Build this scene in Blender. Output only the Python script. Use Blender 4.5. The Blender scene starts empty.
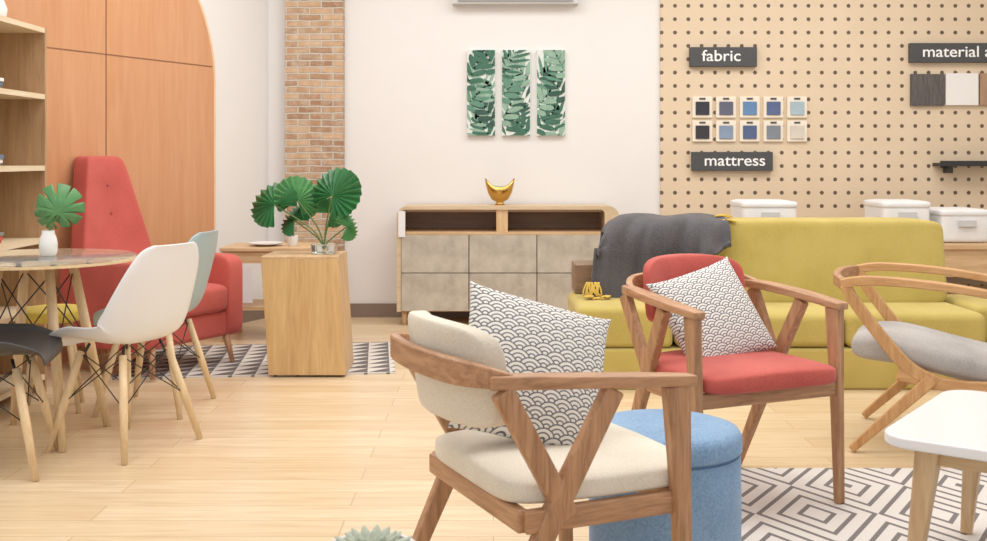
import bpy, bmesh, math, random
from mathutils import Vector, Matrix, Euler
random.seed(7)
scene = bpy.context.scene
COL = scene.collection
PI = math.pi

# ------------------------------------------------------------------ materials
def lin(c):
    r = []
    for v in c:
        v = v / 255.0
        r.append(v / 12.92 if v <= 0.04045 else ((v + 0.055) / 1.055) ** 2.4)
    return (r[0], r[1], r[2], 1.0)

class NT:
    def __init__(s, name):
        s.m = bpy.data.materials.new(name); s.m.use_nodes = True
        s.t = s.m.node_tree; s.n = s.t.nodes; s.b = s.n['Principled BSDF']
    def new(s, typ, **kw):
        nd = s.n.new(typ)
        for k, v in kw.items(): setattr(nd, k, v)
        return nd
    def link(s, a, b): s.t.links.new(a, b)
    def M(s, op, a, b=None, c=None):
        nd = s.n.new('ShaderNodeMath'); nd.operation = op
        for i, v in enumerate((a, b, c)):
            if v is None: continue
            if isinstance(v, (int, float)): nd.inputs[i].default_value = v
            else: s.link(v, nd.inputs[i])
        return nd.outputs[0]
    def mix(s, fac, a, b):
        nd = s.n.new('ShaderNodeMix'); nd.data_type = 'RGBA'
        if isinstance(fac, (int, float)): nd.inputs[0].default_value = fac
        else: s.link(fac, nd.inputs[0])
        for i, v in ((6, a), (7, b)):
            if isinstance(v, tuple): nd.inputs[i].default_value = v
            else: s.link(v, nd.inputs[i])
        return nd.outputs[2]
    def coords(s, kind='Object'):
        tc = s.new('ShaderNodeTexCoord'); return tc.outputs[kind]
    def mapping(s, vec, scale=(1, 1, 1), rot=(0, 0, 0), loc=(0, 0, 0)):
        mp = s.new('ShaderNodeMapping'); mp.inputs['Scale'].default_value = scale
        mp.inputs['Rotation'].default_value = rot; mp.inputs['Location'].default_value = loc
        s.link(vec, mp.inputs['Vector']); return mp.outputs[0]
    def noise(s, vec, scale=5, detail=3, dist=0.0, rough=0.5):
        nz = s.new('ShaderNodeTexNoise'); nz.inputs['Scale'].default_value = scale
        nz.inputs['Detail'].default_value = detail; nz.inputs['Distortion'].default_value = dist
        nz.inputs['Roughness'].default_value = rough
        s.link(vec, nz.inputs['Vector']); return nz.outputs[0]
    def bump(s, h, strength=0.2, dist=0.01):
        bp = s.new('ShaderNodeBump'); bp.inputs['Strength'].default_value = strength
        bp.inputs['Distance'].default_value = dist; s.link(h, bp.inputs['Height'])
        s.link(bp.outputs[0], s.b.inputs['Normal'])
    def color(s, c):
        if isinstance(c, tuple): s.b.inputs['Base Color'].default_value = c
        else: s.link(c, s.b.inputs['Base Color'])
    def rough(s, r): s.b.inputs['Roughness'].default_value = r

def plain(name, c, rough=0.5, metal=0.0, var=0.06, scale=8, bump=0.0):
    k = NT(name); v = k.noise(k.coords(), scale, 3)
    a = lin(c); d = tuple(x * (1 - var * 2) for x in a[:3]) + (1,)
    k.color(k.mix(v, d, tuple(min(1, x * (1 + var)) for x in a[:3]) + (1,)))
    k.rough(rough); k.b.inputs['Metallic'].default_value = metal
    if bump: k.bump(k.noise(k.coords(), 300, 2), bump, 0.003)
    return k.m

def fabric(name, c, c2=None, scale=260, bump=0.5, var=0.5):
    k = NT(name); a = lin(c)
    b = lin(c2) if c2 else tuple(x * 0.72 for x in a[:3]) + (1,)
    co = k.coords()
    fine = k.noise(co, scale, 2); big = k.noise(co, 4, 3)
    f = k.M('MULTIPLY', k.M('ADD', fine, big), 0.5)
    mr = k.new('ShaderNodeMapRange'); k.link(f, mr.inputs[0])
    mr.inputs[1].default_value = 0.3; mr.inputs[2].default_value = 0.6
    k.color(k.mix(mr.outputs[0], b, a)); k.rough(0.9)
    k.b.inputs['Sheen Weight'].default_value = 0.1
    k.bump(fine, bump, 0.002); return k.m

def wood(name, c1, c2, axis='z', sc=1.0, rough=0.45):
    k = NT(name); s = {'x': (1.2, 14, 14), 'y': (14, 1.2, 14), 'z': (14, 14, 1.2)}[axis]
    v = k.mapping(k.coords(), tuple(q * sc for q in s))
    n1 = k.noise(v, 2.2, 5, 0.6, 0.6); n2 = k.noise(v, 9, 3, 0.2)
    f = k.M('ADD', k.M('MULTIPLY', n1, 0.75), k.M('MULTIPLY', n2, 0.25))
    mr = k.new('ShaderNodeMapRange'); k.link(f, mr.inputs[0])
    mr.inputs[1].default_value = 0.33; mr.inputs[2].default_value = 0.67
    k.color(k.mix(mr.outputs[0], lin(c2), lin(c1))); k.rough(rough)
    k.bump(f, 0.08, 0.004); return k.m

M_wall = plain('wall_paint', (230, 228, 226), 0.8, var=0.01, bump=0.1)
M_ceil = plain('ceiling_paint', (236, 236, 236), 0.8, var=0.01)
M_base = plain('baseboard_wood', (128, 110, 98), 0.5)
OAK = dict(z=wood('oak_z', (218, 186, 142), (190, 150, 106), 'z'),
           x=wood('oak_x', (218, 186, 142), (190, 150, 106), 'x'),
           y=wood('oak_y', (218, 186, 142), (190, 150, 106), 'y'))
WAL = dict(z=wood('ashwood_z', (196, 148, 108), (142, 98, 64), 'z', 2),
           x=wood('ashwood_x', (196, 148, 108), (142, 98, 64), 'x', 2),
           y=wood('ashwood_y', (196, 148, 108), (142, 98, 64), 'y', 2))
BLD = dict(z=wood('blond_z', (212, 164, 108), (178, 126, 74), 'z', 2),
           y=wood('blond_y', (212, 164, 108), (178, 126, 74), 'y', 2))
M_beech = wood('beech', (232, 206, 164), (212, 178, 132), 'z', 2)
M_veneer = wood('orange_veneer', (210, 154, 112), (198, 138, 94), 'z', 0.6, 0.35)
M_black = plain('black_metal', (30, 30, 32), 0.4)
M_seam = plain('seam_dark', (140, 92, 62), 0.6)
M_white = plain('white_plastic', (230, 231, 233), 0.3, var=0.01)
M_bluep = plain('bluegray_plastic', (158, 182, 190), 0.35, var=0.02)
M_darkp = plain('dark_plastic', (56, 56, 58), 0.4, var=0.02)
M_lacq = plain('white_lacquer', (236, 235, 236), 0.18, var=0.005)
M_red = fabric('red_fabric', (200, 90, 80), (168, 66, 60))
M_redl = fabric('red_wool', (198, 86, 76), (164, 62, 56))
M_cream = fabric('cream_fabric', (230, 222, 206), (206, 196, 176))
M_sofa = fabric('olive_fabric', (194, 174, 94), (168, 148, 66))
M_gray = fabric('gray_fabric', (184, 180, 176), (130, 126, 124))
M_denim = fabric('denim_fabric', (134, 168, 202), (92, 128, 170), scale=150)
M_throw = fabric('charcoal_knit', (84, 82, 86), (42, 41, 44), scale=160)
M_yel = fabric('yellow_yarn', (216, 182, 80), (186, 146, 46))
M_gold = plain('gold', (200, 158, 84), 0.25, 1.0, var=0.05)
M_leaf = plain('leaf_green', (50, 118, 66), 0.35, var=0.3, scale=14)
M_leaf2 = plain('leaf_green_light', (88, 150, 90), 0.4, var=0.25, scale=14)
M_stem = plain('stem_green', (86, 120, 60), 0.5)
M_succ = plain('succulent_leaf', (180, 190, 172), 0.6, var=0.15)
M_ceram = plain('white_ceramic', (230, 230, 229), 0.25, var=0.01)
M_sign = plain('sign_charcoal', (62, 64, 66), 0.6)
M_text = plain('sign_white', (245, 245, 245), 0.6, var=0.0)

def m_glass(name, tint=(235, 245, 243), ior=1.3):
    k = NT(name); k.color(lin(tint)); k.rough(0.03)
    k.b.inputs['Transmission Weight'].default_value = 0.92; k.b.inputs['IOR'].default_value = ior
    return k.m
M_glass = m_glass('clear_glass')

def m_floor():
    k = NT('floor_planks'); co = k.coords()
    br = k.new('ShaderNodeTexBrick'); k.link(co, br.inputs['Vector'])
    br.inputs['Scale'].default_value = 1.0; br.inputs['Brick Width'].default_value = 1.3
    br.inputs['Row Height'].default_value = 0.15; br.inputs['Mortar Size'].default_value = 0.0022
    br.inputs['Color1'].default_value = lin((228, 206, 172)); br.inputs['Color2'].default_value = lin((214, 188, 150))
    br.inputs['Mortar'].default_value = lin((182, 152, 114)); br.offset = 0.37
    g = k.noise(k.mapping(co, (1.0, 14, 1)), 2.5, 6, 0.8, 0.65)
    mr = k.new('ShaderNodeMapRange'); k.link(g, mr.inputs[0]); mr.inputs[1].default_value = 0.40; mr.inputs[2].default_value = 0.70
    c = k.mix(k.M('MULTIPLY', mr.outputs[0], 0.75), br.outputs[0], lin((198, 164, 120)))
    # a second, browner laminate zone laid under the sofa display
    sp = k.new('ShaderNodeSeparateXYZ'); k.link(co, sp.inputs[0])
    zone = k.M('MULTIPLY', k.M('GREATER_THAN', sp.outputs[0], -0.75),
               k.M('GREATER_THAN', sp.outputs[1], k.M('SUBTRACT', 4.95, k.M('MULTIPLY', sp.outputs[0], 0.62))))
    c2 = k.mix(k.M('MULTIPLY', mr.outputs[0], 0.8), k.mix(0.6, br.outputs[0], lin((178, 148, 118))), lin((158, 126, 96)))
    k.color(k.mix(zone, c, c2)); k.rough(0.3); return k.m
M_floor = m_floor()

def m_brick():
    k = NT('brick_pillar'); co = k.coords()
    sp = k.new('ShaderNodeSeparateXYZ'); k.link(co, sp.inputs[0])
    cb = k.new('ShaderNodeCombineXYZ'); k.link(k.M('ADD', sp.outputs[0], sp.outputs[1]), cb.inputs[0]); k.link(sp.outputs[2], cb.inputs[1])
    nz = k.noise(co, 9, 2)
    wob = k.new('ShaderNodeVectorMath', operation='ADD'); k.link(cb.outputs[0], wob.inputs[0])
    cc = k.new('ShaderNodeCombineXYZ'); k.link(k.M('MULTIPLY', nz, 0.02), cc.inputs[1]); k.link(cc.outputs[0], wob.inputs[1])
    br = k.new('ShaderNodeTexBrick'); k.link(wob.outputs[0], br.inputs['Vector'])
    br.inputs['Scale'].default_value = 1; br.inputs['Brick Width'].default_value = 0.17; br.inputs['Row Height'].default_value = 0.048
    br.inputs['Mortar Size'].default_value = 0.007; br.inputs['Mortar Smooth'].default_value = 0.3
    br.inputs['Color1'].default_value = lin((198, 160, 122)); br.inputs['Color2'].default_value = lin((148, 108, 82))
    br.inputs['Mortar'].default_value = lin((200, 190, 176)); br.inputs['Bias'].default_value = -0.1
    big = k.noise(co, 14, 4, 0, 0.7)
    mr = k.new('ShaderNodeMapRange'); k.link(big, mr.inputs[0]); mr.inputs[1].default_value = 0.42; mr.inputs[2].default_value = 0.75
    c = k.mix(k.M('MULTIPLY', mr.outputs[0], 0.65), br.outputs[0], lin((216, 202, 180)))
    k.color(c); k.rough(0.9)
    k.bump(k.M('ADD', k.M('MULTIPLY', br.outputs[1], -1.0), k.M('MULTIPLY', big, 0.6)), 1.0, 0.02)
    return k.m

def m_peg():
    k = NT('pegboard'); co = k.coords()
    sp = k.new('ShaderNodeSeparateXYZ'); k.link(co, sp.inputs[0])
    fx = k.M('SUBTRACT', k.M('FRACT', k.M('DIVIDE', sp.outputs[0], 0.098)), 0.5)
    fz = k.M('SUBTRACT', k.M('FRACT', k.M('DIVIDE', sp.outputs[2], 0.098)), 0.5)
    d = k.M('SQRT', k.M('ADD', k.M('MULTIPLY', fx, fx), k.M('MULTIPLY', fz, fz)))
    h = k.M('LESS_THAN', d, 0.15)
    n = k.noise(co, 3, 3)
    c = k.mix(n, lin((210, 188, 158)), lin((222, 202, 174)))
    k.color(k.mix(h, c, lin((90, 72, 58)))); k.rough(0.6); return k.m

def m_concrete():
    k = NT('concrete_laminate'); co = k.coords(); n = k.noise(co, 5, 6, 0.3, 0.65)
    mr = k.new('ShaderNodeMapRange'); k.link(n, mr.inputs[0]); mr.inputs[1].default_value = 0.35; mr.inputs[2].default_value = 0.65
    k.color(k.mix(mr.outputs[0], lin((160, 150, 136)), lin((194, 186, 172)))); k.rough(0.55); return k.m

def m_scallop(scale=8):
    k = NT('scallop_print'); uv = k.coords('UV')
    sp = k.new('ShaderNodeSeparateXYZ'); k.link(uv, sp.inputs[0])
    u = k.M('MULTIPLY', sp.outputs[0], scale); v = k.M('MULTIPLY', sp.outputs[1], scale)
    vr = k.M('DIVIDE', v, 0.25); r0 = k.M('FLOOR', vr); fr = k.M('FRACT', vr)
    par = k.M('MULTIPLY', k.M('FLOORED_MODULO', r0, 2.0), 0.5)
    dx0 = k.M('ABSOLUTE', k.M('SUBTRACT', k.M('FRACT', k.M('ADD', u, par)), 0.5))
    dx1 = k.M('SUBTRACT', 0.5, dx0)
    def dist(dx, dy): return k.M('SQRT', k.M('ADD', k.M('MULTIPLY', dx, dx), k.M('MULTIPLY', dy, dy)))
    d1 = dist(dx1, k.M('MULTIPLY', k.M('ADD', fr, 1.0), 0.25))
    d0 = dist(dx0, k.M('MULTIPLY', fr, 0.25))
    dm = dist(dx1, k.M('MULTIPLY', k.M('SUBTRACT', 1.0, fr), 0.25))
    c1 = k.M('LESS_THAN', d1, 0.5); c0 = k.M('LESS_THAN', d0, 0.5)
    inner = k.M('ADD', k.M('MULTIPLY', c0, d0), k.M('MULTIPLY', k.M('SUBTRACT', 1.0, c0), dm))
    d = k.M('ADD', k.M('MULTIPLY', c1, d1), k.M('MULTIPLY', k.M('SUBTRACT', 1.0, c1), inner))
    line = k.M('GREATER_THAN', k.M('FRACT', k.M('MULTIPLY', d, 6.0)), 0.66)
    k.color(k.mix(line, lin((232, 229, 224)), lin((98, 98, 104)))); k.rough(0.85)
    k.bump(k.noise(k.coords(), 300, 2), 0.3, 0.002); return k.m

def m_diamond():
    k = NT('diamond_rug'); co = k.coords()
    sp = k.new('ShaderNodeSeparateXYZ'); k.link(co, sp.inputs[0])
    a = k.M('ABSOLUTE', k.M('SUBTRACT', k.M('FRACT', k.M('DIVIDE', sp.outputs[0], 0.40)), 0.5))
    b = k.M('ABSOLUTE', k.M('SUBTRACT', k.M('FRACT', k.M('DIVIDE', sp.outputs[1], 0.62)), 0.5))
    d = k.M('ADD', a, b)
    line = k.M('GREATER_THAN', k.M('FRACT', k.M('MULTIPLY', d, 6.0)), 0.70)
    k.color(k.mix(line, lin((222, 217, 211)), lin((118, 112, 111)))); k.rough(0.95)
    k.bump(k.noise(co, 220, 2), 0.5, 0.004); return k.m

def m_zig():
    k = NT('triangle_rug'); co = k.coords()
    sp = k.new('ShaderNodeSeparateXYZ'); k.link(co, sp.inputs[0])
    a = k.M('FRACT', k.M('DIVIDE', sp.outputs[0], 0.12)); b = k.M('FRACT', k.M('DIVIDE', sp.outputs[1], 0.12))
    line = k.M('GREATER_THAN', a, b)
    k.color(k.mix(line, lin((208, 202, 194)), lin((98, 93, 92)))); k.rough(0.95); return k.m

# ------------------------------------------------------------------ geometry helpers
def mk(name, verts, faces, mat, smooth=False, uvs=None):
    me = bpy.data.meshes.new(name); me.from_pydata([tuple(v) for v in verts], [], faces); me.update()
    if uvs:
        ul = me.uv_layers.new(name='UVMap')
        for p in me.polygons:
            for li in p.loop_indices: ul.data[li].uv = uvs[me.loops[li].vertex_index]
    o = bpy.data.objects.new(name, me); COL.objects.link(o)
    if mat: me.materials.append(mat)
    if smooth:
        for p in me.polygons: p.use_smooth = True
    return o

def bevel(o, w, seg=3):
    b = o.modifiers.new('bevel', 'BEVEL'); b.width = w; b.segments = seg; b.limit_method = 'ANGLE'; b.angle_limit = 0.6
    for p in o.data.polygons: p.use_smooth = True
    o.modifiers.new('wn', 'WEIGHTED_NORMAL'); return o

def box(name, x0, x1, y0, y1, z0, z1, mat, bv=0.0, seg=3):
    cx, cy, cz = (x0 + x1) / 2, (y0 + y1) / 2, (z0 + z1) / 2
    hx, hy, hz = (x1 - x0) / 2, (y1 - y0) / 2, (z1 - z0) / 2
    v = [(a * hx, b * hy, c * hz) for a in (-1, 1) for b in (-1, 1) for c in (-1, 1)]
    f = [(0, 1, 3, 2), (4, 6, 7, 5), (0, 4, 5, 1), (2, 3, 7, 6), (0, 2, 6, 4), (1, 5, 7, 3)]
    o = mk(name, v, f, mat); o.location = (cx, cy, cz)
    if bv: bevel(o, bv, seg)
    return o

def catmull(P, n=6):
    P = [Vector(p) for p in P]; out = []
    for i in range(len(P) - 1):
        p0 = P[max(i - 1, 0)]; p1 = P[i]; p2 = P[i + 1]; p3 = P[min(i + 2, len(P) - 1)]
        for j in range(n):
            t = j / n
            out.append(0.5 * ((2 * p1) + (p2 - p0) * t + (2 * p0 - 5 * p1 + 4 * p2 - p3) * t * t + (3 * p1 - p0 - 3 * p2 + p3) * t ** 3))
    out.append(P[-1]); return out

def sweep(name, pts, sizes, mat, circ=False, up=(0, 0, 1), n=12, res=0, bv=0.006):
    pts = [Vector(p) for p in pts]
    if len(sizes) == 1 or isinstance(sizes, tuple): sizes = [sizes if isinstance(sizes, tuple) else sizes[0]] * len(pts)
    if res:
        s3 = catmull([(a, b, 0) for a, b in sizes], res) ; pts = catmull(pts, res); sizes = [(a.x, a.y) for a in s3]
    up = Vector(up); V = []; F = []
    prof = [(math.cos(2 * PI * i / n) * .5, math.sin(2 * PI * i / n) * .5) for i in range(n)] if circ else [(-.5, -.5), (.5, -.5), (.5, .5), (-.5, .5)]
    k = len(prof)
    for i, p in enumerate(pts):
        t = (pts[min(i + 1, len(pts) - 1)] - pts[max(i - 1, 0)]).normalized()
        s = t.cross(up)
        if s.length < 1e-4: s = t.cross(Vector((0.3, 1, 0.1)))
        s.normalize(); u = s.cross(t).normalized()
        for a, b in prof: V.append(p + s * (a * sizes[i][0]) + u * (b * sizes[i][1]))
    for i in range(len(pts) - 1):
        for j in range(k):
            F.append((i * k + j, i * k + (j + 1) % k, (i + 1) * k + (j + 1) % k, (i + 1) * k + j))
    F.append(tuple(range(k - 1, -1, -1))); F.append(tuple((len(pts) - 1) * k + j for j in range(k)))
    o = mk(name, V, F, mat, smooth=circ)
    if not circ and bv: bevel(o, bv, 3)
    return o

def rod(name, a, b, r0, r1, mat, n=12): return sweep(name, [a, b], [(2 * r0, 2 * r0), (2 * r1, 2 * r1)], mat, circ=True, n=n)

def spow(c, e): return math.copysign(abs(c) ** e, c)
def sellip(name, sx, sy, sz, mat, e1=0.3, e2=0.3, nu=48, nv=28, deform=None, loc=(0, 0, 0)):
    V = []; F = []
    for i in range(nv + 1):
        ph = -PI / 2 + PI * i / nv
        for j in range(nu):
            th = 2 * PI * j / nu
            v = Vector((sx * spow(math.cos(ph), e1) * spow(math.cos(th), e2), sy * spow(math.cos(ph), e1) * spow(math.sin(th), e2), sz * spow(math.sin(ph), e1)))
            if deform: v = Vector(deform(v))
            V.append(v)
    for i in range(nv):
        for j in range(nu):
            F.append((i * nu + j, i * nu + (j + 1) % nu, (i + 1) * nu + (j + 1) % nu, (i + 1) * nu + j))
    o = mk(name, V, F, mat, smooth=True); o.location = loc
    bm = bmesh.new(); bm.from_mesh(o.data); bmesh.ops.remove_doubles(bm, verts=bm.verts, dist=1e-5); bm.to_mesh(o.data); bm.free()
    for p in o.data.polygons: p.use_smooth = True
    return o

def lathe(name, prof, mat, n=40, loc=(0, 0, 0)):
    V = []; F = []
    for r, z in prof:
        for j in range(n): V.append((r * math.cos(2 * PI * j / n), r * math.sin(2 * PI * j / n), z))
    for i in range(len(prof) - 1):
        for j in range(n): F.append((i * n + j, i * n + (j + 1) % n, (i + 1) * n + (j + 1) % n, (i + 1) * n + j))
    if prof[0][0] > 0.001: F.append(tuple(range(n - 1, -1, -1)))
    if prof[-1][0] > 0.001: F.append(tuple((len(prof) - 1) * n + j for j in range(n)))
    o = mk(name, V, F, mat, smooth=True); o.location = loc
    m = o.modifiers.new('es', 'EDGE_SPLIT'); m.split_angle = 0.7
    return o

def group(name, parts, loc=(0, 0, 0), rz=0.0, rot=None):
    e = bpy.data.objects.new(name, None); COL.objects.link(e); e.empty_display_size = 0.1
    for p in parts: p.parent = e
    e.location = loc; e.rotation_euler = rot if rot else (0, 0, rz); return e

# ------------------------------------------------------------------ room shell
box('floor', -5, 5, -1.5, 8.3, -0.1, 0, M_floor)
box('ceiling', -5, 5, -0.5, 8.3, 3.3, 3.4, M_ceil)
box('wall_back', -2.0, 4.4, 8.1, 8.25, 0, 3.3, M_wall)
box('wall_right', 4.3, 4.45, 0.5, 8.1, 0, 3.3, M_wall)
RZ = math.atan2(-.910, -.414); ORG = (-1.93, 7.5, 0)
wl = box('wall_left', -.72, 5.0, -.15, 0, 0, 3.3, M_wall)
wl.location = Vector(ORG) + Matrix.Rotation(RZ, 3, 'Z') @ Vector(wl.location); wl.rotation_euler[2] = RZ
box('baseboard_back', -1.09, 4.3, 8.08, 8.1, 0, 0.1, M_base)
bb = box('baseboard_left', -.6, -.02, 0, .018, 0, .1, M_base)
bb.location = Vector(ORG) + Matrix.Rotation(RZ, 3, 'Z') @ Vector(bb.location); bb.rotation_euler[2] = RZ

# arched veneer panel on the left wall
def arch():
    r = 1.0; zc = 1.67; out = [(0, 0)] + [(r - r * math.cos(PI * i / 48), zc + r * math.sin(PI * i / 48)) for i in range(49)] + [(2 * r, 0)]
    n = len(out); V = [(x, 0.002, z) for x, z in out] + [(x, 0.03, z) for x, z in out]
    F = [tuple(range(n)), tuple(range(2 * n - 1, n - 1, -1))] + [(i, i + n, (i + 1) % n + n, (i + 1) % n) for i in range(n)]
    p = mk('veneer_panel', V, F, M_veneer)
    rimp = [(x, 0.02, z) for x, z in out]
    rim = sweep('rim', rimp, (0.045, 0.014), wood('rim_wood', (240, 205, 165), (225, 180, 135), 'z'), up=(0, 1, 0), bv=0)
    s1 = box('seam_1', .996, 1.004, .028, .032, 0, 2.66, M_seam)
    s2 = box('seam_2', .02, 1.98, .028, .032, 1.786, 1.794, M_seam)
    group('arched_wood_panel', [p, rim, s1, s2], ORG, RZ)
arch()

pil = box('brick_pillar', -1.516, -1.095, 7.99, 8.1, 0, 3.3, m_brick())
box('pegboard_panel', 1.226, 4.28, 8.075, 8.1, 0.1, 3.2, m_peg())
group('air_vent', [box('housing', -.30, .62, 8.0, 8.1, 2.295, 2.42, plain('vent_grey', (205, 205, 205), .5))] +
      [box('slat_%d' % i, -.26, .58, 7.985, 8.0, 2.31 + i * .03, 2.32 + i * .03, plain('vent_slat', (150, 150, 150), .5)) for i in range(3)])

# ------------------------------------------------------------------ wall art
def clip(poly, x0, x1, z0, z1):
    for ax, lim, sg in ((0, x0, 1), (0, x1, -1), (1, z0, 1), (1, z1, -1)):
        out = []
        for i in range(len(poly)):
            a = poly[i]; b = poly[(i + 1) % len(poly)]
            ia = (a[ax] - lim) * sg >= 0; ib = (b[ax] - lim) * sg >= 0
            if ia: out.append(a)
            if ia != ib:
                t = (lim - a[ax]) / (b[ax] - a[ax]); out.append((a[0] + t * (b[0] - a[0]), a[1] + t * (b[1] - a[1])))
        poly = out
        if len(poly) < 3: return []
    return poly
greens = [plain('print_green_%d' % i, c, .7, var=.2, scale=20) for i, c in enumerate([(54, 104, 84), (90, 140, 118), (138, 174, 154), (40, 80, 68)])]
M_can = plain('canvas_pale', (218, 226, 221), .8, var=.03)
def art(x0, x1, z0, z1, seed):
    rnd = random.Random(seed); parts = [box('canvas', x0, x1, 8.065, 8.1, z0, z1, M_can)]
    groups = {0: ([], []), 1: ([], []), 2: ([], []), 3: ([], [])}
    H = z1 - z0; N = 7
    for fi in range(N):
        left = (fi + seed) % 2 == 0
        broad = (fi + seed) % 3 != 0          # monstera-like leaf: broad lobes with narrow slits
        bx = (x0 - .01 if left else x1 + .01); bz = z0 + H * (fi / N) - .07 + rnd.uniform(-.03, .03)
        ang = rnd.uniform(.75, 1.15) if left else PI - rnd.uniform(.75, 1.15)
        L = rnd.uniform(.20, .25) if broad else rnd.uniform(.27, .34); g = [0, 2, 1, 3, 2, 0][(fi * 5 + seed) % 6]; y = 8.0635 - fi * .0008
        dx, dz = math.cos(ang), math.sin(ang); n = 6 if broad else 9
        for i in range(n):
            t = i / (n - 1)
            for sd in (-1, 1):
                a2 = ang + sd * (1.25 - .95 * t)
                l = (.125 if broad else .17) * math.sin(PI * (.22 + .68 * t)); w = (.0195 if broad else .0115)
                px, pz = bx + dx * L * t, bz + dz * L * t; ex, ez = math.cos(a2), math.sin(a2)
                q = [(0, -.6), (.35, -1), (.75, -.95), (.95, -.5), (1, 0), (.95, .5), (.75, .95), (.35, 1), (0, .6)] if broad else [(0, 0), (.3, -1), (.7, -.8), (1, 0), (.7, .8), (.3, 1)]
                poly = clip([(px + ex * l * a - ez * w * b, pz + ez * l * a + ex * w * b) for a, b in q], x0, x1, z0, z1)
                if poly:
                    V, F = groups[g]; s = len(V); V += [(c[0], y, c[1]) for c in poly]; F.append(tuple(range(s, s + len(poly))))
    for g, (V, F) in groups.items():
        if V: parts.append(mk('leaves_%d' % g, V, F, greens[g]))
    group('botanical_wall_art', parts)
for i, (a, b) in enumerate([(467, 495), (502, 530), (537, 565)]):
    art((a - 493.5) / 136.4, (b - 493.5) / 136.4, 1.335, 1.962, 11 + i)

# ------------------------------------------------------------------ pegboard display
def sign(name, x0, x1, z0, z1, txt, size):
    b = box('board', x0, x1, 8.03, 8.075, z0, z1, M_sign, .003)
    cu = bpy.data.curves.new('lettering', 'FONT'); cu.body = txt; cu.size = size; cu.extrude = .0015; cu.align_y = 'CENTER'; cu.offset = .0004
    t = bpy.data.objects.new('lettering', cu); COL.objects.link(t); cu.materials.append(M_text)
    t.rotation_euler = (PI / 2, 0, 0); t.location = (x0 + .085, 8.028, (z0 + z1) / 2 + .004); t.scale = (1.12, 1, 1)
    group(name, [b, t])
def wx(px): return (px - 493.5) / 136.2
sign('fabric_sign', 1.435, 1.925, 1.838, 1.98, 'fabric', .115)
sign('mattress_sign', 1.45, 2.04, 1.075, 1.215, 'mattress', .115)
sign('material_sign', 3.043, 3.95, 1.868, 2.01, 'material and', .115)
sw = [[(48, 50, 60), (92, 96, 116), (96, 134, 180), (84, 100, 140), (164, 188, 200)], [(50, 50, 56), (130, 150, 176), (78, 94, 134), (124, 132, 144), (214, 206, 192)]]
parts = []
M_card = plain('sample_card', (236, 226, 208), .7)
for r in range(2):
    for c in range(5):
        x = wx(692) + c * .1735; z = 1.605 - r * .175
        parts.append(box('card_%d%d' % (r, c), x, x + .145, 8.055, 8.075, z - .155 + .015, z + .015, M_card, .003))
        parts.append(box('cloth_%d%d' % (r, c), x + .022, x + .123, 8.045, 8.055, z - .12, z - .022, fabric('swatch_%d%d' % (r, c), sw[r][c]), .004))
        parts.append(box('label_%d%d' % (r, c), x + .05, x + .095, 8.052, 8.055, z - .008, z + .006, M_sign))
group('fabric_swatch_display', parts)
group('material_sample_display', [
    box('dark_ash', 3.055, 3.30, 8.045, 8.075, 1.552, 1.785, wood('dark_ash', (96, 90, 88), (56, 52, 52), 'z', 3), .003),
    box('white_board', 3.31, 3.548, 8.045, 8.075, 1.556, 1.79, plain('white_board', (232, 230, 228), .5, var=.01), .003),
    box('brown_board', 3.56, 3.80, 8.045, 8.075, 1.556, 1.79, wood('brown_board', (176, 142, 112), (140, 106, 80), 'z', 2), .003)])
group('black_wall_ledge', [box('ledge', 3.22, 3.95, 7.93, 8.075, 1.11, 1.135, M_black, .004), box('lip', 3.22, 3.95, 7.925, 7.935, 1.11, 1.15, M_black),
      box('bracket', 3.3, 3.33, 7.97, 8.075, 1.06, 1.11, M_black)])

# display bench behind sofa with white mattress samples
bp = [box('top', 1.5, 3.95, 7.3, 7.95, .56, .60, OAK['x'], .006)]
for i, (x, y) in enumerate([(1.55, 7.35), (3.9, 7.35), (1.55, 7.9), (3.9, 7.9)]): bp.append(box('leg_%d' % i, x - .03, x + .03, y - .03, y + .03, 0, .56, OAK['z'], .004))
bp.append(box('apron', 1.55, 3.9, 7.32, 7.34, .38, .56, OAK['x']))
bp.append(box('shelf', 1.55, 3.9, 7.32, 7.93, .22, .25, OAK['x']))
group('display_bench', bp)
M_matt = fabric('mattress_white', (236, 236, 236), (214, 214, 216), bump=.2)
for (x0, x1, zt) in [(1.66, 2.04, .885), (2.60, 2.93, .885), (2.99, 3.33, .83)]:
    ps = []; h = zt - .60; cx = (x0 + x1) / 2; hw_ = (x1 - x0) / 2
    def md(v, h=h): return (v.x * (1 - .10 * max(0, -v.z / h)), v.y, v.z)
    ps.append(sellip('block', hw_ - .006, .2, h / 2 - .012, M_matt, .2, .15, loc=(cx, 7.55, .60 + h / 2 - .012), deform=md))
    ps.append(sellip('topper', hw_, .206, .03, M_matt, .5, .15, loc=(cx, 7.55, zt - .03)))
    ps.append(box('label', cx - .06, cx + .06, 7.33, 7.345, zt - .12, zt - .075, plain('label_grey', (200, 200, 200)), .003))
    group('mattress_sample', ps)

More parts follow.
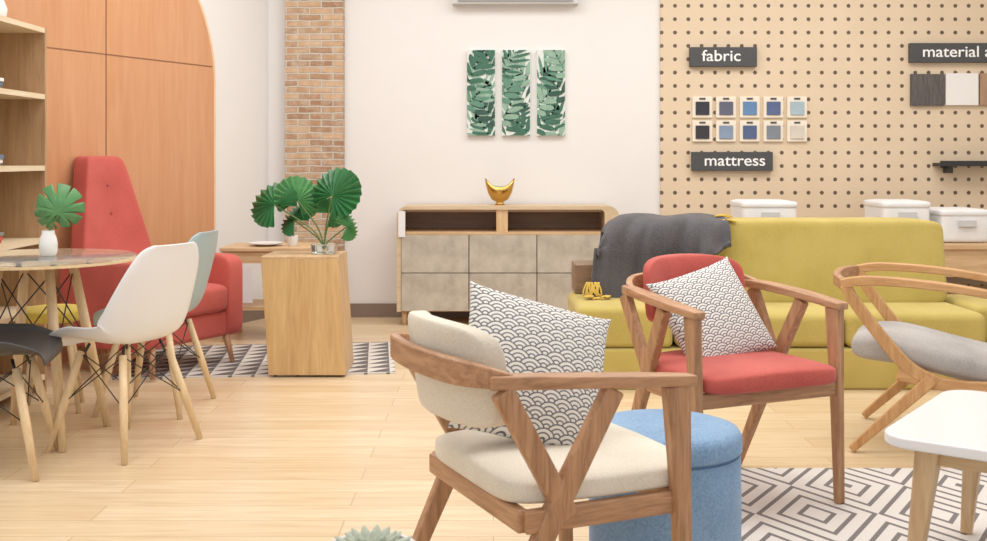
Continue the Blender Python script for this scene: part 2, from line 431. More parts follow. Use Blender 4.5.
# ------------------------------------------------------------------ sideboard
def sideboard():
    x0, x1, y0, y1, zb, zt = -.674, .875, 7.66, 8.07, .10, .835
    MC = m_concrete(); parts = []
    def rr(a0, a1, b0, b1, r):   # rounded-top outline in x,z
        o = [(a0, b0)]; o += [(a0 + r - r * math.cos(PI / 2 * i / 8), b1 - r + r * math.sin(PI / 2 * i / 8)) for i in range(9)]
        o += [(a1 - r + r * math.sin(PI / 2 * i / 8), b1 - r + r * math.cos(PI / 2 * i / 8)) for i in range(9)]; return o + [(a1, b0)]
    O = rr(x0, x1, zb, zt, .075); I = rr(x0 + .03, x1 - .10, zb + .0, zt - .025, .03); n = len(O)
    V = [(x, y0, z) for x, z in O] + [(x, y0, z) for x, z in I] + [(x, y1, z) for x, z in O] + [(x, y1, z) for x, z in I]
    F = []
    for i in range(n - 1):
        F += [(i, i + 1, n + i + 1, n + i), (2 * n + i, 3 * n + i, 3 * n + i + 1, 2 * n + i + 1), (i, 2 * n + i, 2 * n + i + 1, i + 1), (n + i, n + i + 1, 3 * n + i + 1, 3 * n + i)]
    F += [(0, n, 3 * n, 2 * n), (n - 1, 3 * n - 1, 4 * n - 1, 2 * n - 1)]
    parts.append(mk('shell', V, F, wood('sideboard_oak', (216, 194, 162), (188, 162, 126), 'x', 1)))
    M_in = wood('niche_wood', (168, 134, 108), (138, 108, 84), 'x')
    parts.append(box('back_board', x0 + .03, x1 - .1, y1 - .02, y1 - .005, zb, zt - .025, M_in))
    parts.append(box('niche_floor', x0 + .03, x1 - .1, y0 + .01, y1 - .02, .635, .655, OAK['x']))
    parts.append(box('divider', .02, .10, y0 + .012, y1 - .02, .655, .812, OAK['z']))
    parts.append(box('inner_top', x0 + .05, x1 - .12, y0 + .015, y1 - .02, .795, .808, M_in))
    parts.append(box('bottom', x0 + .03, x1 - .1, y0 + .01, y1 - .02, zb, zb + .02, OAK['x']))
    w = (x1 - .1 - x0 - .03) / 3
    for i in range(3):
        a = x0 + .03 + i * w
        parts.append(box('door_upper_%d' % i, a + .003, a + w - .003, y0 - .006, y0 + .014, .372, .633, MC, .002))
        parts.append(box('door_lower_%d' % i, a + .003, a + w - .003, y0 - .006, y0 + .014, .105, .366, MC, .002))
    for i, (x, y) in enumerate([(x0 + .05, y0 + .05), (x1 - .05, y0 + .05), (x0 + .05, y1 - .05), (x1 - .05, y1 - .05)]):
        parts.append(rod('leg_%d' % i, (x, y, 0), (x, y, .11), .014, .022, OAK['z']))
    parts.append(box('price_tag', x0 + .012, x0 + .06, y0 - .012, y0 - .008, .62, .80, M_white))
    group('sideboard', parts)
sideboard()

# gold bowl: flared petal bowl on foot
def goldbowl():
    V = []; F = []; n = 64; prof = [(.035, 0), (.03, .012), (.024, .02), (.058, .038), (.082, .068), (.092, .105), (.095, .14)]
    for i, (r, z) in enumerate(prof):
        for j in range(n):
            a = 2 * PI * j / n; k = max(0, (i - 3) / 3.0); pk = abs(math.cos(a)) ** 3
            V.append((r * (1 + .12 * k * pk) * math.cos(a), r * .7 * math.sin(a), z + k * (.05 * pk - .012 * (1 - pk))))
    for i in range(len(prof) - 1):
        for j in range(n): F.append((i * n + j, i * n + (j + 1) % n, (i + 1) * n + (j + 1) % n, (i + 1) * n + j))
    F.append(tuple(range(n - 1, -1, -1)))
    o = mk('gold_bowl', V, F, M_gold, True); s = o.modifiers.new('s', 'SOLIDIFY'); s.thickness = .006
    o.location = (.045, 7.85, .836)
goldbowl()

# ------------------------------------------------------------------ sofa
def sofa():
    p = []
    p.append(box('plinth', .50, 2.62, 5.62, 6.4, .02, .2, M_sofa, .02))
    p.append(box('front_base', .55, 2.65, 5.55, 5.75, .0, .205, M_sofa, .015))
    p.append(box('seat_cushion_1', .92, 1.78, 5.56, 6.15, .205, .385, M_sofa, .045, 5))
    p.append(box('seat_cushion_2', 1.785, 2.50, 5.56, 6.15, .205, .385, M_sofa, .045, 5))
    p.append(box('side_cushion_left', .42, .91, 5.56, 6.25, .205, .415, M_sofa, .035, 5))
    p.append(box('side_cushion_right', 2.51, 2.85, 5.7, 6.25, .205, .40, M_sofa, .035, 5))
    def lean(v): return (v.x, v.y + (v.z) * .16, v.z)
    p.append(box('back', .74, 2.48, 6.12, 6.38, .3, .80, M_sofa, .03, 4))
    p.append(sellip('back_cushion', .875, .15, .23, M_sofa, .14, .12, nu=80, nv=40, loc=(1.605, 6.16, .60), deform=lean))
    p.append(box('side_frame', .45, .62, 6.1, 6.35, .415, .58, wood('sofa_side_wood', (150, 118, 90), (110, 84, 62), 'x'), .008))
    for i, (x, y) in enumerate([(.6, 5.7), (2.55, 5.7), (.6, 6.35), (2.55, 6.35)]): p.append(box('foot_%d' % i, x - .03, x + .03, y - .03, y + .03, 0, .03, M_black))
    group('sofa', p)
sofa()
# throw blanket: draped over back
def throw():
    nu, nv = 50, 60; V = []; F = []
    for i in range(nu + 1):
        u = i / nu; x = .62 + .66 * u
        edge = max(0, (.16 - u) / .16)
        front = .48 - .36 * u ** 1.4
        path = catmull([(0, 6.42, .55), (0, 6.42, .80), (0, 6.33, .845), (0, 6.16, .85), (0, 6.04, .82), (0, 5.975, .70), (0, 5.955, .83 - max(front, .1))], 12)
        for j in range(nv + 1):
            t = j / nv * (len(path) - 1); a = int(min(t, len(path) - 2)); q = path[a].lerp(path[a + 1], t - a)
            f = .014 * math.sin(u * 30 + j * .05) * min(1, abs(j - 25) / 20) + .012 * math.sin(u * 13 + j * .16)
            xx = x - .10 * (1 - u) * max(0, (j / nv - .5)) * 2
            V.append((xx, q.y - abs(f) * 1.2 - .012, q.z + f * .6 - edge ** 2 * .10 * (1 if q.z > .7 else .3)))
    for i in range(nu):
        for j in range(nv): a = i * (nv + 1) + j; F.append((a, a + 1, a + nv + 2, a + nv + 1))
    c = mk('cloth', V, F, M_throw, True); s = c.modifiers.new('s', 'SOLIDIFY'); s.thickness = .014
    p = [c]
    for k, (bx, by, bz) in enumerate([(.53, 5.93, .42), (.57, 5.93, .41), (.62, 5.93, .42), (1.25, 6.12, .85), (1.28, 6.2, .85), (1.27, 6.05, .83)]):
        for m in range(7):
            a = random.uniform(-.03, .03); b = random.uniform(-.02, .02)
            if k < 3: pts = [(bx, by, bz), (bx + a * .5, by + b - .03, bz + .01), (bx + a - .02, by + b - .08, bz + .012)]
            else: pts = [(bx - .02, by, bz - .005), (bx + .02, by + a * .5, bz - .0), (bx + .06, by + a, bz - .01)]
            p.append(sweep('tassel_%d_%d' % (k, m), pts, (.011, .011), M_yel, circ=True, n=6, res=3))
    for m in range(16):
        bx = .53 + random.uniform(-.03, .05); p.append(sweep('fringe_%d' % m, [(bx, 5.925, .50), (bx + random.uniform(-.02, .02), 5.91, .46), (bx + random.uniform(-.03, .03), 5.905, .43)], (.010, .010), M_yel, circ=True, n=6, res=3))
    group('throw_blanket', p)
throw()

# ------------------------------------------------------------------ wooden armchair
def armchair(name, seatm, backm, loc, rz):
    p = []
    for s, sn in ((-1, 'l'), (1, 'r')):
        p.append(sweep('front_leg_' + sn, [(s * .28, .265, 0), (s * .282, .25, .4), (s * .285, .235, .655)], [(.028, .03), (.03, .045), (.032, .066)], WAL['z'], up=(0, 1, 0)))
        p.append(sweep('rear_leg_' + sn, [(s * .255, -.27, 0), (s * .268, -.07, .40), (s * .285, .07, .66)], [(.028, .03), (.032, .052), (.032, .048)], WAL['z'], up=(0, 1, 0)))
        p.append(sweep('back_strut_' + sn, [(s * .268, -.035, .385), (s * .275, -.20, .675)], [(.03, .048), (.03, .05)], WAL['z'], up=(0, 1, 0)))
        p.append(sweep('arm_' + sn, [(s * .255, -.22, .692), (s * .276, -.12, .690), (s * .288, .08, .678), (s * .286, .28, .662)], [(.045, .03), (.05, .03), (.060, .027), (.045, .025)], WAL['y'], res=6))
        p.append(sweep('side_rail_' + sn, [(s * .262, -.14, .385), (s * .27, .26, .385)], (.028, .05), WAL['y']))
    arc = [(-.270, -.16, .69), (-.250, -.215, .70), (-.20, -.265, .708), (-.11, -.292, .712), (0, -.300, .713), (.11, -.292, .712), (.20, -.265, .708), (.250, -.215, .70), (.270, -.16, .69)]
    p.append(sweep('back_rail', arc, [(.024, .03), (.024, .045), (.024, .056), (.024, .058), (.024, .058), (.024, .058), (.024, .056), (.024, .045), (.024, .03)], WAL['x'], res=5))
    p.append(sweep('front_rail', [(-.27, .25, .385), (.27, .25, .385)], (.028, .05), WAL['x']))
    p.append(sweep('rear_rail', [(-.26, -.14, .385), (.26, -.14, .385)], (.028, .05), WAL['x']))
    def bend(v): return (v.x, v.y + .045 + 1.9 * v.x ** 2 - .15 * (v.z) * 1.0, v.z - .35 * v.x ** 2)
    p.append(sellip('back_pad', .205, .030, .115, backm, .35, .25, nu=64, nv=30, loc=(0, -.293, .69), deform=bend))
    def puff(v): return (v.x * (1 - .08 * (v.y < 0) * min(1, abs(v.y) * 4)), v.y, v.z + (.012 * (1 - (v.x / .28) ** 2) if v.z > 0 else 0))
    p.append(sellip('seat_pad', .268, .245, .033, seatm, .4, .3, nu=72, nv=24, loc=(0, .075, .437), deform=puff))
    return group(name, p, loc, rz)
armchair('wooden_armchair', M_cream, M_cream, (.082, 2.665, 0), math.radians(-65))
armchair('wooden_armchair.001', M_redl, M_redl, (.80, 3.83, .01), math.radians(-156.4))

M_scal = m_scallop(6.0)
def pillow(name, loc, yaw, pitch, roll, S=.43, T=.075):
    n = 40; V = []; F = []; UV = []
    for side in (1, -1):
        for i in range(n + 1):
            for j in range(n + 1):
                u = i / n * 2 - 1; v = j / n * 2 - 1
                h = ((1 - u * u) * (1 - v * v)) ** .42
                k = 1 - .07 * (1 - abs(v) ** 3) * abs(u) ** 2; k2 = 1 - .07 * (1 - abs(u) ** 3) * abs(v) ** 2
                V.append((u * S / 2 * k, -side * (T * h + .003), v * S / 2 * k2)); UV.append((i / n, j / n))
    N = (n + 1) ** 2
    for b in (0, N):
        for i in range(n):
            for j in range(n):
                a = b + i * (n + 1) + j; f = (a, a + n + 1, a + n + 2, a + 1); F.append(f if b == 0 else f[::-1])
    def id(i, j): return i * (n + 1) + j
    ring = [id(i, 0) for i in range(n)] + [id(n, j) for j in range(n)] + [id(i, n) for i in range(n, 0, -1)] + [id(0, j) for j in range(n, 0, -1)]
    for a, b in zip(ring, ring[1:] + ring[:1]): F.append((b, a, a + N, b + N))
    o = mk(name, V, F, M_scal, True, UV)
    o.matrix_world = Matrix.Translation(loc) @ Matrix.Rotation(yaw, 4, 'Z') @ Matrix.Rotation(pitch, 4, 'X') @ Matrix.Rotation(roll, 4, 'Y')
    return o
# front face normal is local -Y (towards camera side)
pillow('throw_pillow', (.10, 2.74, .640), math.radians(22), math.radians(-30), math.radians(19), .39, .07)
pillow('throw_pillow.001', (.775, 3.90, .61), math.radians(20), math.radians(-30), math.radians(-15), .37, .06)

# ------------------------------------------------------------------ grey lounge chair (right)
def lounge():
    p = []
    for s, sn in ((-1, 'l'), (1, 'r')):
        x = s * .31
        p.append(sweep('arm_' + sn, [(x * .96, -.36, .655), (x, -.25, .675), (x * 1.03, 0, .665), (x * 1.03, .25, .63), (x * 1.02, .42, .59)], [(.035, .04), (.045, .036), (.06, .032), (.06, .03), (.045, .028)], BLD['y'], res=6))
        p.append(sweep('rear_strut_' + sn, [(x * .97, -.345, .655), (x * .95, -.29, .56), (x * .92, -.12, .35), (x * .92, .0, .285)], [(.035, .045), (.035, .045), (.035, .05), (.035, .05)], BLD['z'], up=(0, 1, 0), res=5))
        p.append(sweep('side_rail_' + sn, [(x * .92, -.15, .31), (x * .92, .1, .275), (x * .92, .38, .30)], (.03, .05), BLD['y'], res=5))
        p.append(sweep('rear_leg_' + sn, [(x * .93, -.02, .30), (x * .97, -.16, .16), (x, -.32, 0)], [(.032, .05), (.032, .042), (.028, .03)], BLD['z'], up=(0, 1, 0), res=4))
        p.append(sweep('front_leg_' + sn, [(x * 1.0, .42, 0), (x * .98, .36, .33), (x * 1.02, .33, .61)], [(.028, .03), (.032, .05), (.035, .06)], BLD['z'], up=(0, 1, 0), res=4))
    p.append(sweep('rear_bar', [(-.30, -.35, .655), (-.15, -.39, .66), (0, -.40, .66), (.15, -.39, .66), (.30, -.35, .655)], (.03, .045), WAL['x'], res=4))
    p.append(sweep('cross_bar', [(-.28, .33, .30), (.28, .33, .30)], (.03, .05), WAL['x']))
    p.append(sweep('cross_bar_2', [(-.28, -.08, .30), (.28, -.08, .30)], (.03, .05), WAL['x']))
    def b(v):
        t = v.y; return (v.x, t, v.z + .03 * math.sin(t * 9 + 3.2) + max(0, -t - .12) ** 1.3 * .25)
    p.append(sellip('wavy_pad', .262, .38, .066, M_gray, .6, .3, nu=96, nv=30, loc=(0, .045, .352), deform=b))
    a = math.atan2(-.92, -.39)
    group('lounge_chair', p, (1.84, 4.54, .01), a)
lounge()

# ------------------------------------------------------------------ white coffee table
def ctable():
    p = []; L = .74; W = 1.0; r = .09
    out = []
    for cx, cy, a0 in ((W - r, r, -90), (W - r, L - r, 0), (r, L - r, 90), (r, r, 180)):
        for i in range(9): a = math.radians(a0 + i * 90 / 8); out.append((cx + r * math.cos(a), cy + r * math.sin(a)))
    n = len(out); V = [(x, y, .40) for x, y in out] + [(x, y, .43) for x, y in out]
    F = [tuple(range(n - 1, -1, -1)), tuple(range(n, 2 * n))] + [(i, (i + 1) % n, (i + 1) % n + n, i + n) for i in range(n)]
    t = mk('top', V, F, M_lacq); bevel(t, .006, 3); p.append(t)
    for i, (x, y, dx, dy) in enumerate([(.11, .11, -.04, -.04), (W - .11, .11, .04, -.04), (.11, L - .11, -.04, .04), (W - .11, L - .11, .04, .04)]):
        p.append(sweep('leg_%d' % i, [(x + dx, y + dy, 0), (x, y, .40)], [(.032, .032), (.062, .062)], OAK['z'], up=(0, 1, 0)))
    p.append(box('apron_1', .11, W - .11, .10, .125, .345, .40, OAK['x'], .003)); p.append(box('apron_2', .11, W - .11, L - .125, L - .10, .345, .40, OAK['x'], .003))
    p.append(box('apron_3', .10, .125, .11, L - .11, .345, .40, OAK['y'], .003)); p.append(box('apron_4', W - .125, W - .10, .11, L - .11, .345, .40, OAK['y'], .003))
    group('coffee_table', p, (1.01, 2.91, .01), math.radians(-36.5))
ctable()

# ------------------------------------------------------------------ pouf
def pouf():
    R = .21
    body = lathe('body', [(R - .01, 0.0), (R, .01), (R + .002, .2), (R, .345), (R - .004, .352)], M_denim, 64)
    lid = lathe('lid', [(R - .004, .356), (R + .004, .362), (R + .004, .40), (R - .006, .416), (R - .03, .424), (.1, .43), (0.0, .432)], M_denim, 64)
    seam = lathe('seam', [(R - .002, .35), (R - .002, .358)], plain('denim_seam', (70, 104, 146), .9), 64)
    group('round_pouf', [body, lid, seam], (.480, 3.09, 0))
pouf()

# ------------------------------------------------------------------ rugs
ru = box('geometric_rug', .71, 3.4, 1.2, 4.12, .0, .009, m_diamond())
r2 = box('triangle_rug', -.75, .75, -.5, .5, 0, .008, m_zig()); r2.location = (-1.33, 6.38, .004); r2.rotation_euler[2] = math.radians(6)

# ------------------------------------------------------------------ shell dining chairs
def shell_chair(name, mat, loc, rz):
    prof = catmull([(.225, .405, 0), (.205, .435, 0), (.10, .437, 0), (-.03, .428, 0), (-.13, .44, 0), (-.18, .50, 0), (-.210, .60, 0), (-.238, .72, 0), (-.254, .80, 0), (-.262, .828, 0)], 4)
    hw = catmull([(.17, 0, 0), (.21, .03, 0), (.225, .07, 0), (.232, .085, 0), (.236, .10, 0), (.236, .11, 0), (.228, .085, 0), (.205, .05, 0), (.165, .03, 0), (.11, .015, 0)], 4)
    nu = 24; V = []; F = []
    for i, q in enumerate(prof):
        a = prof[max(i - 1, 0)]; b = prof[min(i + 1, len(prof) - 1)]; t = (b - a).normalized(); nrm = Vector((-t.y, t.x)) * -1
        if i < 4: nrm = Vector((0, 1))
        if nrm.y < 0 and i < 20: nrm = -nrm
        w, c = max(hw[i].x, .02), hw[i].y
        for j in range(nu + 1):
            u = j / nu * 2 - 1; k = c * abs(u) ** 2.6
            V.append((w * math.sin(u * 1.35) / math.sin(1.35), q.x + abs(nrm.x) * k, q.y + max(nrm.y, 0) * k))
    m = nu + 1
    for i in range(len(prof) - 1):
        for j in range(nu): F.append((i * m + j, i * m + j + 1, (i + 1) * m + j + 1, (i + 1) * m + j))
    sh = mk('shell', V, F, mat, True); s = sh.modifiers.new('s', 'SOLIDIFY'); s.thickness = .007; s.offset = -1
    ss = sh.modifiers.new('ss', 'SUBSURF'); ss.levels = 1; ss.render_levels = 1
    p = [sh]; T = {}; B = {}
    for a in (-1, 1):
        for b in (-1, 1):
            tp = Vector((a * .125, b * .11 + .01, .395)); ft = Vector((a * .215, b * .20 + .005, 0)); T[a, b] = tp; B[a, b] = ft
            p.append(sweep('leg_%d%d' % (a, b), [ft, ft.lerp(tp, .5), tp], [(.024, .024), (.034, .034), (.030, .030)], M_beech, circ=True))
            p.append(rod('mount_%d%d' % (a, b), tp - Vector((0, 0, .03)), (a * .10, b * .09 + .01, .425), .006, .006, M_black))
    k = 0
    for (a, b), (c, d) in [((-1, -1), (1, -1)), ((-1, 1), (1, 1)), ((-1, -1), (-1, 1)), ((1, -1), (1, 1))]:
        for (e, f), (g, h) in (((a, b), (c, d)), ((c, d), (a, b))):
            p.append(rod('wire_%d' % k, B[e, f].lerp(T[e, f], .5), T[g, h] - Vector((0, 0, .005)), .0025, .0025, M_black, 6)); k += 1
    return group(name, p, loc, rz)
def face(fx, fy): return math.atan2(-fx, fy)
shell_chair('dining_chair', M_white, (-1.49, 4.47, 0), face(-.90, .43))
shell_chair('dining_chair.001', M_bluep, (-1.575, 5.16, 0), face(-.97, .10))
shell_chair('dining_chair.002', M_darkp, (-1.90, 4.15, 0), face(.98, .2))
# yellow stool
yp = [sellip('seat', .15, .15, .035, fabric('yellow_seat', (216, 192, 84), (192, 164, 54)), .5, 1.0, loc=(0, 0, .445))]
for i in range(4):
    a = PI / 4 + i * PI / 2; yp.append(rod('leg_%d' % i, (.17 * math.cos(a), .17 * math.sin(a), 0), (.09 * math.cos(a), .09 * math.sin(a), .42), .011, .015, M_beech))
group('yellow_stool', yp, (-2.05, 5.12, 0), .3)

# round dining table
def rtable():
    p = [lathe('top', [(.0, .750), (.392, .750), (.400, .753), (.400, .757), (.392, .76), (.0, .76)], m_glass('table_glass', (246, 248, 246), 1.2), 72)]
    p.append(lathe('rim', [(.384, .740), (.403, .740), (.403, .749), (.384, .749)], M_beech, 72))
    T = []; B = []
    for i in range(4):
        a = math.radians(-49 + 90 * i); T.append(Vector((.15 * math.cos(a), .15 * math.sin(a), .72))); B.append(Vector((.30 * math.cos(a), .30 * math.sin(a), 0)))
        p.append(sweep('leg_%d' % i, [B[i], B[i].lerp(T[i], .5), T[i]], [(.030, .030), (.042, .042), (.038, .038)], M_beech, circ=True, n=16))
        p.append(rod('mount_%d' % i, T[i], (.18 * math.cos(a), .18 * math.sin(a), .749), .008, .014, M_black))
    for i in range(4):
        j = (i + 1) % 4
        p.append(rod('wire_a%d' % i, B[i].lerp(T[i], .5), T[j] - Vector((0, 0, .03)), .003, .003, M_black, 8))
        p.append(rod('wire_b%d' % i, B[j].lerp(T[j], .5), T[i] - Vector((0, 0, .03)), .003, .003, M_black, 8))
    group('round_dining_table', p, (-1.91, 4.6, 0))
rtable()

# monstera leaf in vase
def leafmesh(name, outline, center, mat):
    n = len(outline); V = [center] + outline; F = [(0, i + 1, (i + 1) % n + 1) for i in range(n)]
    o = mk(name, V, F, mat, True); s = o.modifiers.new('s', 'SOLIDIFY'); s.thickness = .0015; return o
def monstera(R):
    out = []; N = 120
    for i in range(N):
        a = 2 * PI * i / N
        r = R * (.78 + .28 * abs(math.cos((a - PI / 2) / 2)) ** .6)
        if abs(math.atan2(math.sin(a + PI / 2), math.cos(a + PI / 2))) < .22: r *= .45
        slot = math.cos(a * 9 + .5)
        if slot > .8 and abs(math.sin(a - PI / 2)) > .25: r *= .6
        x, z = r * math.cos(a), r * math.sin(a)
        out.append((x, .12 * abs(x) + .6 * z * z, z))
    return leafmesh('leaf', out, (0, 0, -.02), M_leaf2)
vz = .761
v = lathe('vase', [(.03, 0), (.036, .01), (.037, .05), (.033, .075), (.026, .09), (.025, .105), (.021, .105), (.022, .09), (.0, .03)], M_ceram, 32, (0, 0, 0))
l1 = monstera(.098); l1.location = (.055, -.02, .20); l1.rotation_euler = (.25, .3, .15)
l2 = monstera(.07); l2.location = (-.005, .03, .16); l2.rotation_euler = (.5, -.5, -.4)
st = sweep('stem_1', [(0, 0, .03), (.01, 0, .12), (.05, -.01, .17)], (.006, .006), M_stem, circ=True, res=4, n=8)
st2 = sweep('stem_2', [(0, 0, .03), (0, .01, .11), (0, .03, .15)], (.005, .005), M_stem, circ=True, res=4, n=8)
group('monstera_vase', [v, l1, l2, st, st2], (-1.87, 4.62, vz))

# ------------------------------------------------------------------ bookshelf
def shelf():
    X0, X1, Y0, Y1 = -2.6, -2.235, 4.85, 5.5; p = []
    M_dk = wood('shelf_inner', (188, 152, 114), (156, 120, 84), 'z')
    p.append(box('side_far', X0, X1, Y1 - .02, Y1, 0, 1.82, M_dk)); p.append(box('side_near', X0, X1, Y0, Y0 + .02, 0, 1.82, OAK['z']))
    p.append(box('back', X0, X0 + .01, Y0 + .02, Y1 - .02, 0, 1.80, OAK['z']))
    M_edge = wood('shelf_light', (230, 212, 180), (216, 192, 154), 'y')
    for i, z in enumerate([.08, .42, .76, 1.12, 1.475, 1.805]): p.append(box('board_%d' % i, X0 + .01, X1, Y0 + .02, Y1 - .02, z - .025 / 2, z + .0125, M_edge))
    group('bookshelf', p)
    b = []; cols = [(240, 238, 232), (226, 220, 210), (120, 128, 120), (200, 90, 70), (90, 110, 140)]
    for z in (1.1335, 1.4885, .7735):
        zz = z
        for i in range(3):
            h = random.uniform(.012, .022); b.append(box('book_%d_%d' % (int(z * 100), i), -2.5, -2.29 + i * .006, 4.92, 5.12, zz, zz + h, plain('book_cover_%d_%d' % (int(z * 100), i), random.choice(cols), .6), .002)); zz += h
    group('book_stacks', b)
    lathe('ceramic_jar', [(.03, 0), (.045, .02), (.05, .06), (.035, .1), (.02, .11), (.02, .12), (0, .12)], M_ceram, 32, (-2.36, 5.22, 1.818))
shelf()

# ------------------------------------------------------------------ red high-back armchair
def redchair():
    p = [box('seat_base', -.27, .27, -.30, .33, .15, .30, M_red, .03, 4)]
    p.append(sellip('seat_cushion', .265, .31, .085, M_red, .35, .2, loc=(0, .05, .37)))
    def armd(v): return (v.x, v.y, v.z + (-.05 * (v.y < 0) * (v.y / .38) if v.z > 0 else 0))
    for s, n in ((-1, 'l'), (1, 'r')):
        p.append(sellip('arm_' + n, .065, .33, .235, M_red, .25, .2, nu=64, nv=36, loc=(s * .31, .02, .375), deform=armd))
    def bk(v):
        t = (v.z + .5) / 1.0; w = 1 - .62 * max(0, t) ** 1.1
        return (v.x * w, v.y - .20 * t + .5 * v.x * v.x * (1 - .3 * t), v.z)
    p.append(sellip('back', .335, .075, .50, M_red, .16, .3, nu=80, nv=50, loc=(0, -.27, .67), deform=bk))
    for i, (x, z) in enumerate([(0, 1.0), (0, .84)]):
        t = (z - .17); p.append(sellip('button_%d' % i, .009, .006, .009, plain('button_red', (150, 64, 58)), 1, 1, 16, 8, loc=(x, -.27 + .075 - .2 * t, z)))
    for i, (x, y) in enumerate([(-.27, .3), (.27, .3), (-.25, -.28), (.25, -.28)]):
        p.append(rod('leg_%d' % i, (x * 1.08, y * 1.12, 0), (x, y, .17), .013, .022, WAL['z']))
    group('highback_armchair', p, (-1.92, 6.17, .012), face(.86, -.51))
redchair()

# ------------------------------------------------------------------ side table & wooden pedestal with fan palm
def sidetable():
    p = [box('top', -1.74, -1.16, 6.98, 7.42, .575, .60, OAK['x'], .005)]
    for i, (x, y) in enumerate([(-1.71, 7.01), (-1.19, 7.01), (-1.71, 7.39), (-1.19, 7.39)]): p.append(box('leg_%d' % i, x - .02, x + .02, y - .02, y + .02, 0, .575, OAK['z'], .003))
    p.append(box('lower_shelf', -1.71, -1.19, 7.0, 7.4, .20, .22, OAK['x'])); p.append(box('drawer', -1.69, -1.21, 6.995, 7.38, .50, .575, OAK['x']))
    p.append(box('price_tag', -1.60, -1.53, 6.985, 6.99, .25, .49, M_white))
    group('side_table', p)
    lathe('ceramic_plate', [(0, 0), (.05, 0), (.11, .015), (.112, .02), (.05, .008), (0, .008)], M_ceram, 40, (-1.48, 7.15, .601))
    lathe('small_cup', [(.025, 0), (.032, .01), (.036, .07), (.031, .07), (.028, .012), (0, .012)], M_ceram, 32, (-1.30, 7.12, .601))
sidetable()

def pedestal():
    def slab(name, pts, y0, y1, m):
        n = len(pts); V = [(x, y0, z) for x, z in pts] + [(x, y1, z) for x, z in pts]
        F = [tuple(range(n)), tuple(range(2 * n - 1, n - 1, -1))] + [(i, i + n, (i + 1) % n + n, (i + 1) % n) for i in range(n)]
        return bevel(mk(name, V, F, m), .004, 2)
    p = [slab('front', [(-1.20, 0), (-.79, 0), (-.83, .62), (-1.24, .62)], 5.86, 5.885, wood('pedestal_oak', (220, 184, 128), (190, 148, 94), 'z', .8)),
         slab('rear', [(-1.20, 0), (-.79, 0), (-.83, .62), (-1.24, .62)], 6.20, 6.225, OAK['z']),
         box('top', -1.24, -.83, 5.86, 6.225, .62, .632, OAK['y']), slab('left', [(-1.20, 0), (-1.185, 0), (-1.225, .62), (-1.24, .62)], 5.885, 6.2, OAK['z']),
         slab('right', [(-.805, 0), (-.79, 0), (-.83, .62), (-.845, .62)], 5.885, 6.2, OAK['z'])]
    group('wooden_pedestal', p, (0, 0, .012))
pedestal()

def fanleaf(R, mat, sweepa=5.0, n=18):
    V = [(0, 0, 0)]; F = []
    a0 = PI / 2 - sweepa / 2
    for i in range(2 * n + 1):
        a = a0 + sweepa * i / (2 * n); odd = i % 2
        for k, f in enumerate((.5, 1.0)):
            r = R * f * (1.0 if not (k == 1 and odd) else .965) * (.84 + .16 * math.cos((a - PI / 2) * .8))
            V.append((r * math.cos(a), (.009 if odd else -.009) * f * 1.6 + .22 * (r ** 2) / R, r * math.sin(a)))
    for i in range(2 * n):
        a = 1 + i * 2; F += [(0, a, a + 2), (a, a + 1, a + 3, a + 2)]
    o = mk('leaf', V, F, mat, False); s = o.modifiers.new('s', 'SOLIDIFY'); s.thickness = .0015; return o
def palm():
    p = [lathe('pot', [(.055, 0), (.07, .01), (.075, .05), (.07, .055), (.062, .05), (0, .045)], M_glass, 32)]
    spec = [((-.27, -.02, .27), .16, (-.7, -.75, .2), M_leaf), ((-.15, .02, .29), .15, (-.25, .35, .3), M_leaf2), ((.05, -.03, .32), .17, (-.3, .45, -.5), M_leaf),
            ((.03, .05, .22), .10, (-.6, .9, .1), M_leaf2), ((.13, -.05, .15), .09, (-.9, 1.2, 0), M_leaf2), ((-.17, .04, .18), .11, (-.8, -.8, 0), M_leaf)]
    for i, (c, R, rot, m) in enumerate(spec):
        l = fanleaf(R, m); l.location = c; l.rotation_euler = rot; p.append(l)
        p.append(sweep('stem_%d' % i, [(0, 0, .03), (c[0] * .25, c[1] * .3, c[2] * .5), c], (.008, .008), M_stem, circ=True, res=6, n=8))
    group('potted_fan_palm', p, (-.93, 6.04, .645))
palm()

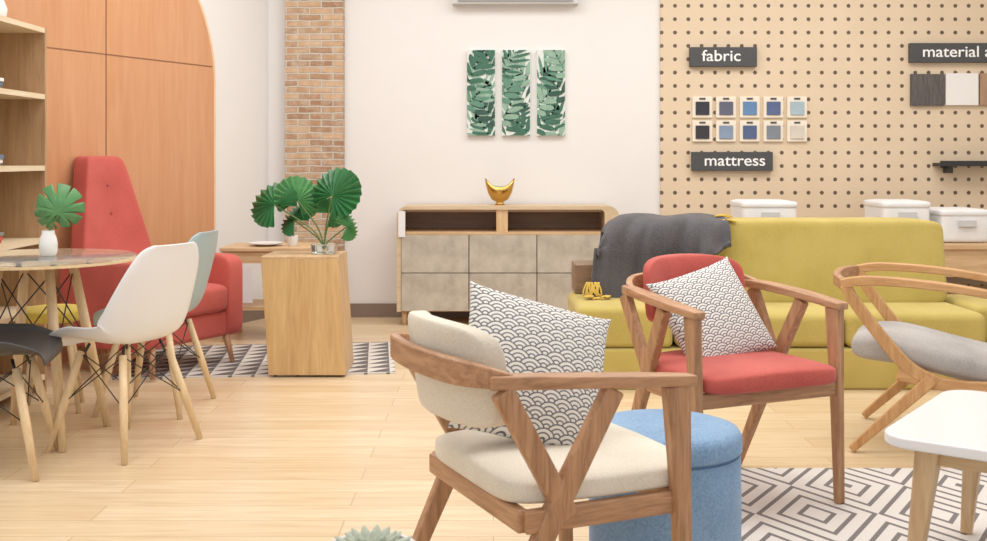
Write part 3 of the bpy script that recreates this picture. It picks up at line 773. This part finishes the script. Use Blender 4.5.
# succulent on a stool close to the camera
def succulent():
    p = [lathe('pot', [(.05, 0), (.065, .01), (.075, .10), (.068, .10), (.06, .085), (0, .085)], M_ceram, 32)]
    for ring, (n, r, t) in enumerate([(14, .075, .35), (12, .06, .75), (9, .045, 1.05), (5, .035, 1.35)]):
        for i in range(n):
            a = 2 * PI * i / n + ring * .4; d = Vector((math.cos(a) * math.cos(t), math.sin(a) * math.cos(t), math.sin(t)))
            b = Vector((0, 0, .08)); p.append(sweep('leaf_%d_%d' % (ring, i), [b, b + d * r * .6, b + d * r], [(.01, .008), (.024, .012), (.004, .003)], M_succ, circ=True, n=10, res=4))
    group('potted_succulent', p, (-.20, 1.8, .434))
    s = [lathe('seat', [(0, .403), (.15, .403), (.16, .413), (.16, .428), (.15, .433), (0, .433)], OAK['x'], 48)]
    for i in range(3):
        a = i * 2 * PI / 3; s.append(rod('leg_%d' % i, (.15 * math.cos(a), .15 * math.sin(a), 0), (.10 * math.cos(a), .10 * math.sin(a), .403), .012, .016, OAK['z']))
    group('plant_stool', s, (-.20, 1.8, 0))
succulent()

# ------------------------------------------------------------------ lights, world, camera
w = bpy.data.worlds.new('World'); scene.world = w; w.use_nodes = True
w.node_tree.nodes['Background'].inputs[0].default_value = (.98, .985, 1.0, 1); w.node_tree.nodes['Background'].inputs[1].default_value = .85
def area(name, loc, sx, sy, e, rot=(0, 0, 0), col=(1.0, .985, .97)):
    l = bpy.data.lights.new(name, 'AREA'); l.shape = 'RECTANGLE'; l.size = sx; l.size_y = sy; l.energy = e; l.color = col
    o = bpy.data.objects.new(name, l); COL.objects.link(o); o.location = loc; o.rotation_euler = rot
area('ceiling_light', (-1.4, 3.4, 3.25), 2.0, 1.6, 54)
area('ceiling_light.001', (1.4, 3.4, 3.25), 2.0, 1.6, 48)
area('ceiling_light.002', (-.6, 6.2, 3.25), 2.4, 1.4, 50)
area('ceiling_light.003', (2.2, 6.2, 3.25), 2.4, 1.4, 52)

cam = bpy.data.cameras.new('camera'); co = bpy.data.objects.new('camera', cam); COL.objects.link(co)
co.location = (0, 0, 1.17); co.rotation_euler = (PI / 2, 0, 0)
cam.sensor_width = 36; cam.lens = 1100 / 987 * 36; cam.shift_y = -112.5 / 987; cam.clip_start = .05
cam.dof.use_dof = True; cam.dof.focus_distance = 5.0; cam.dof.aperture_fstop = 9.0
scene.camera = co
scene.view_settings.view_transform = 'Standard'
scene.view_settings.look = 'None'
scene.view_settings.exposure = 0.1
scene.view_settings.gamma = 1.1
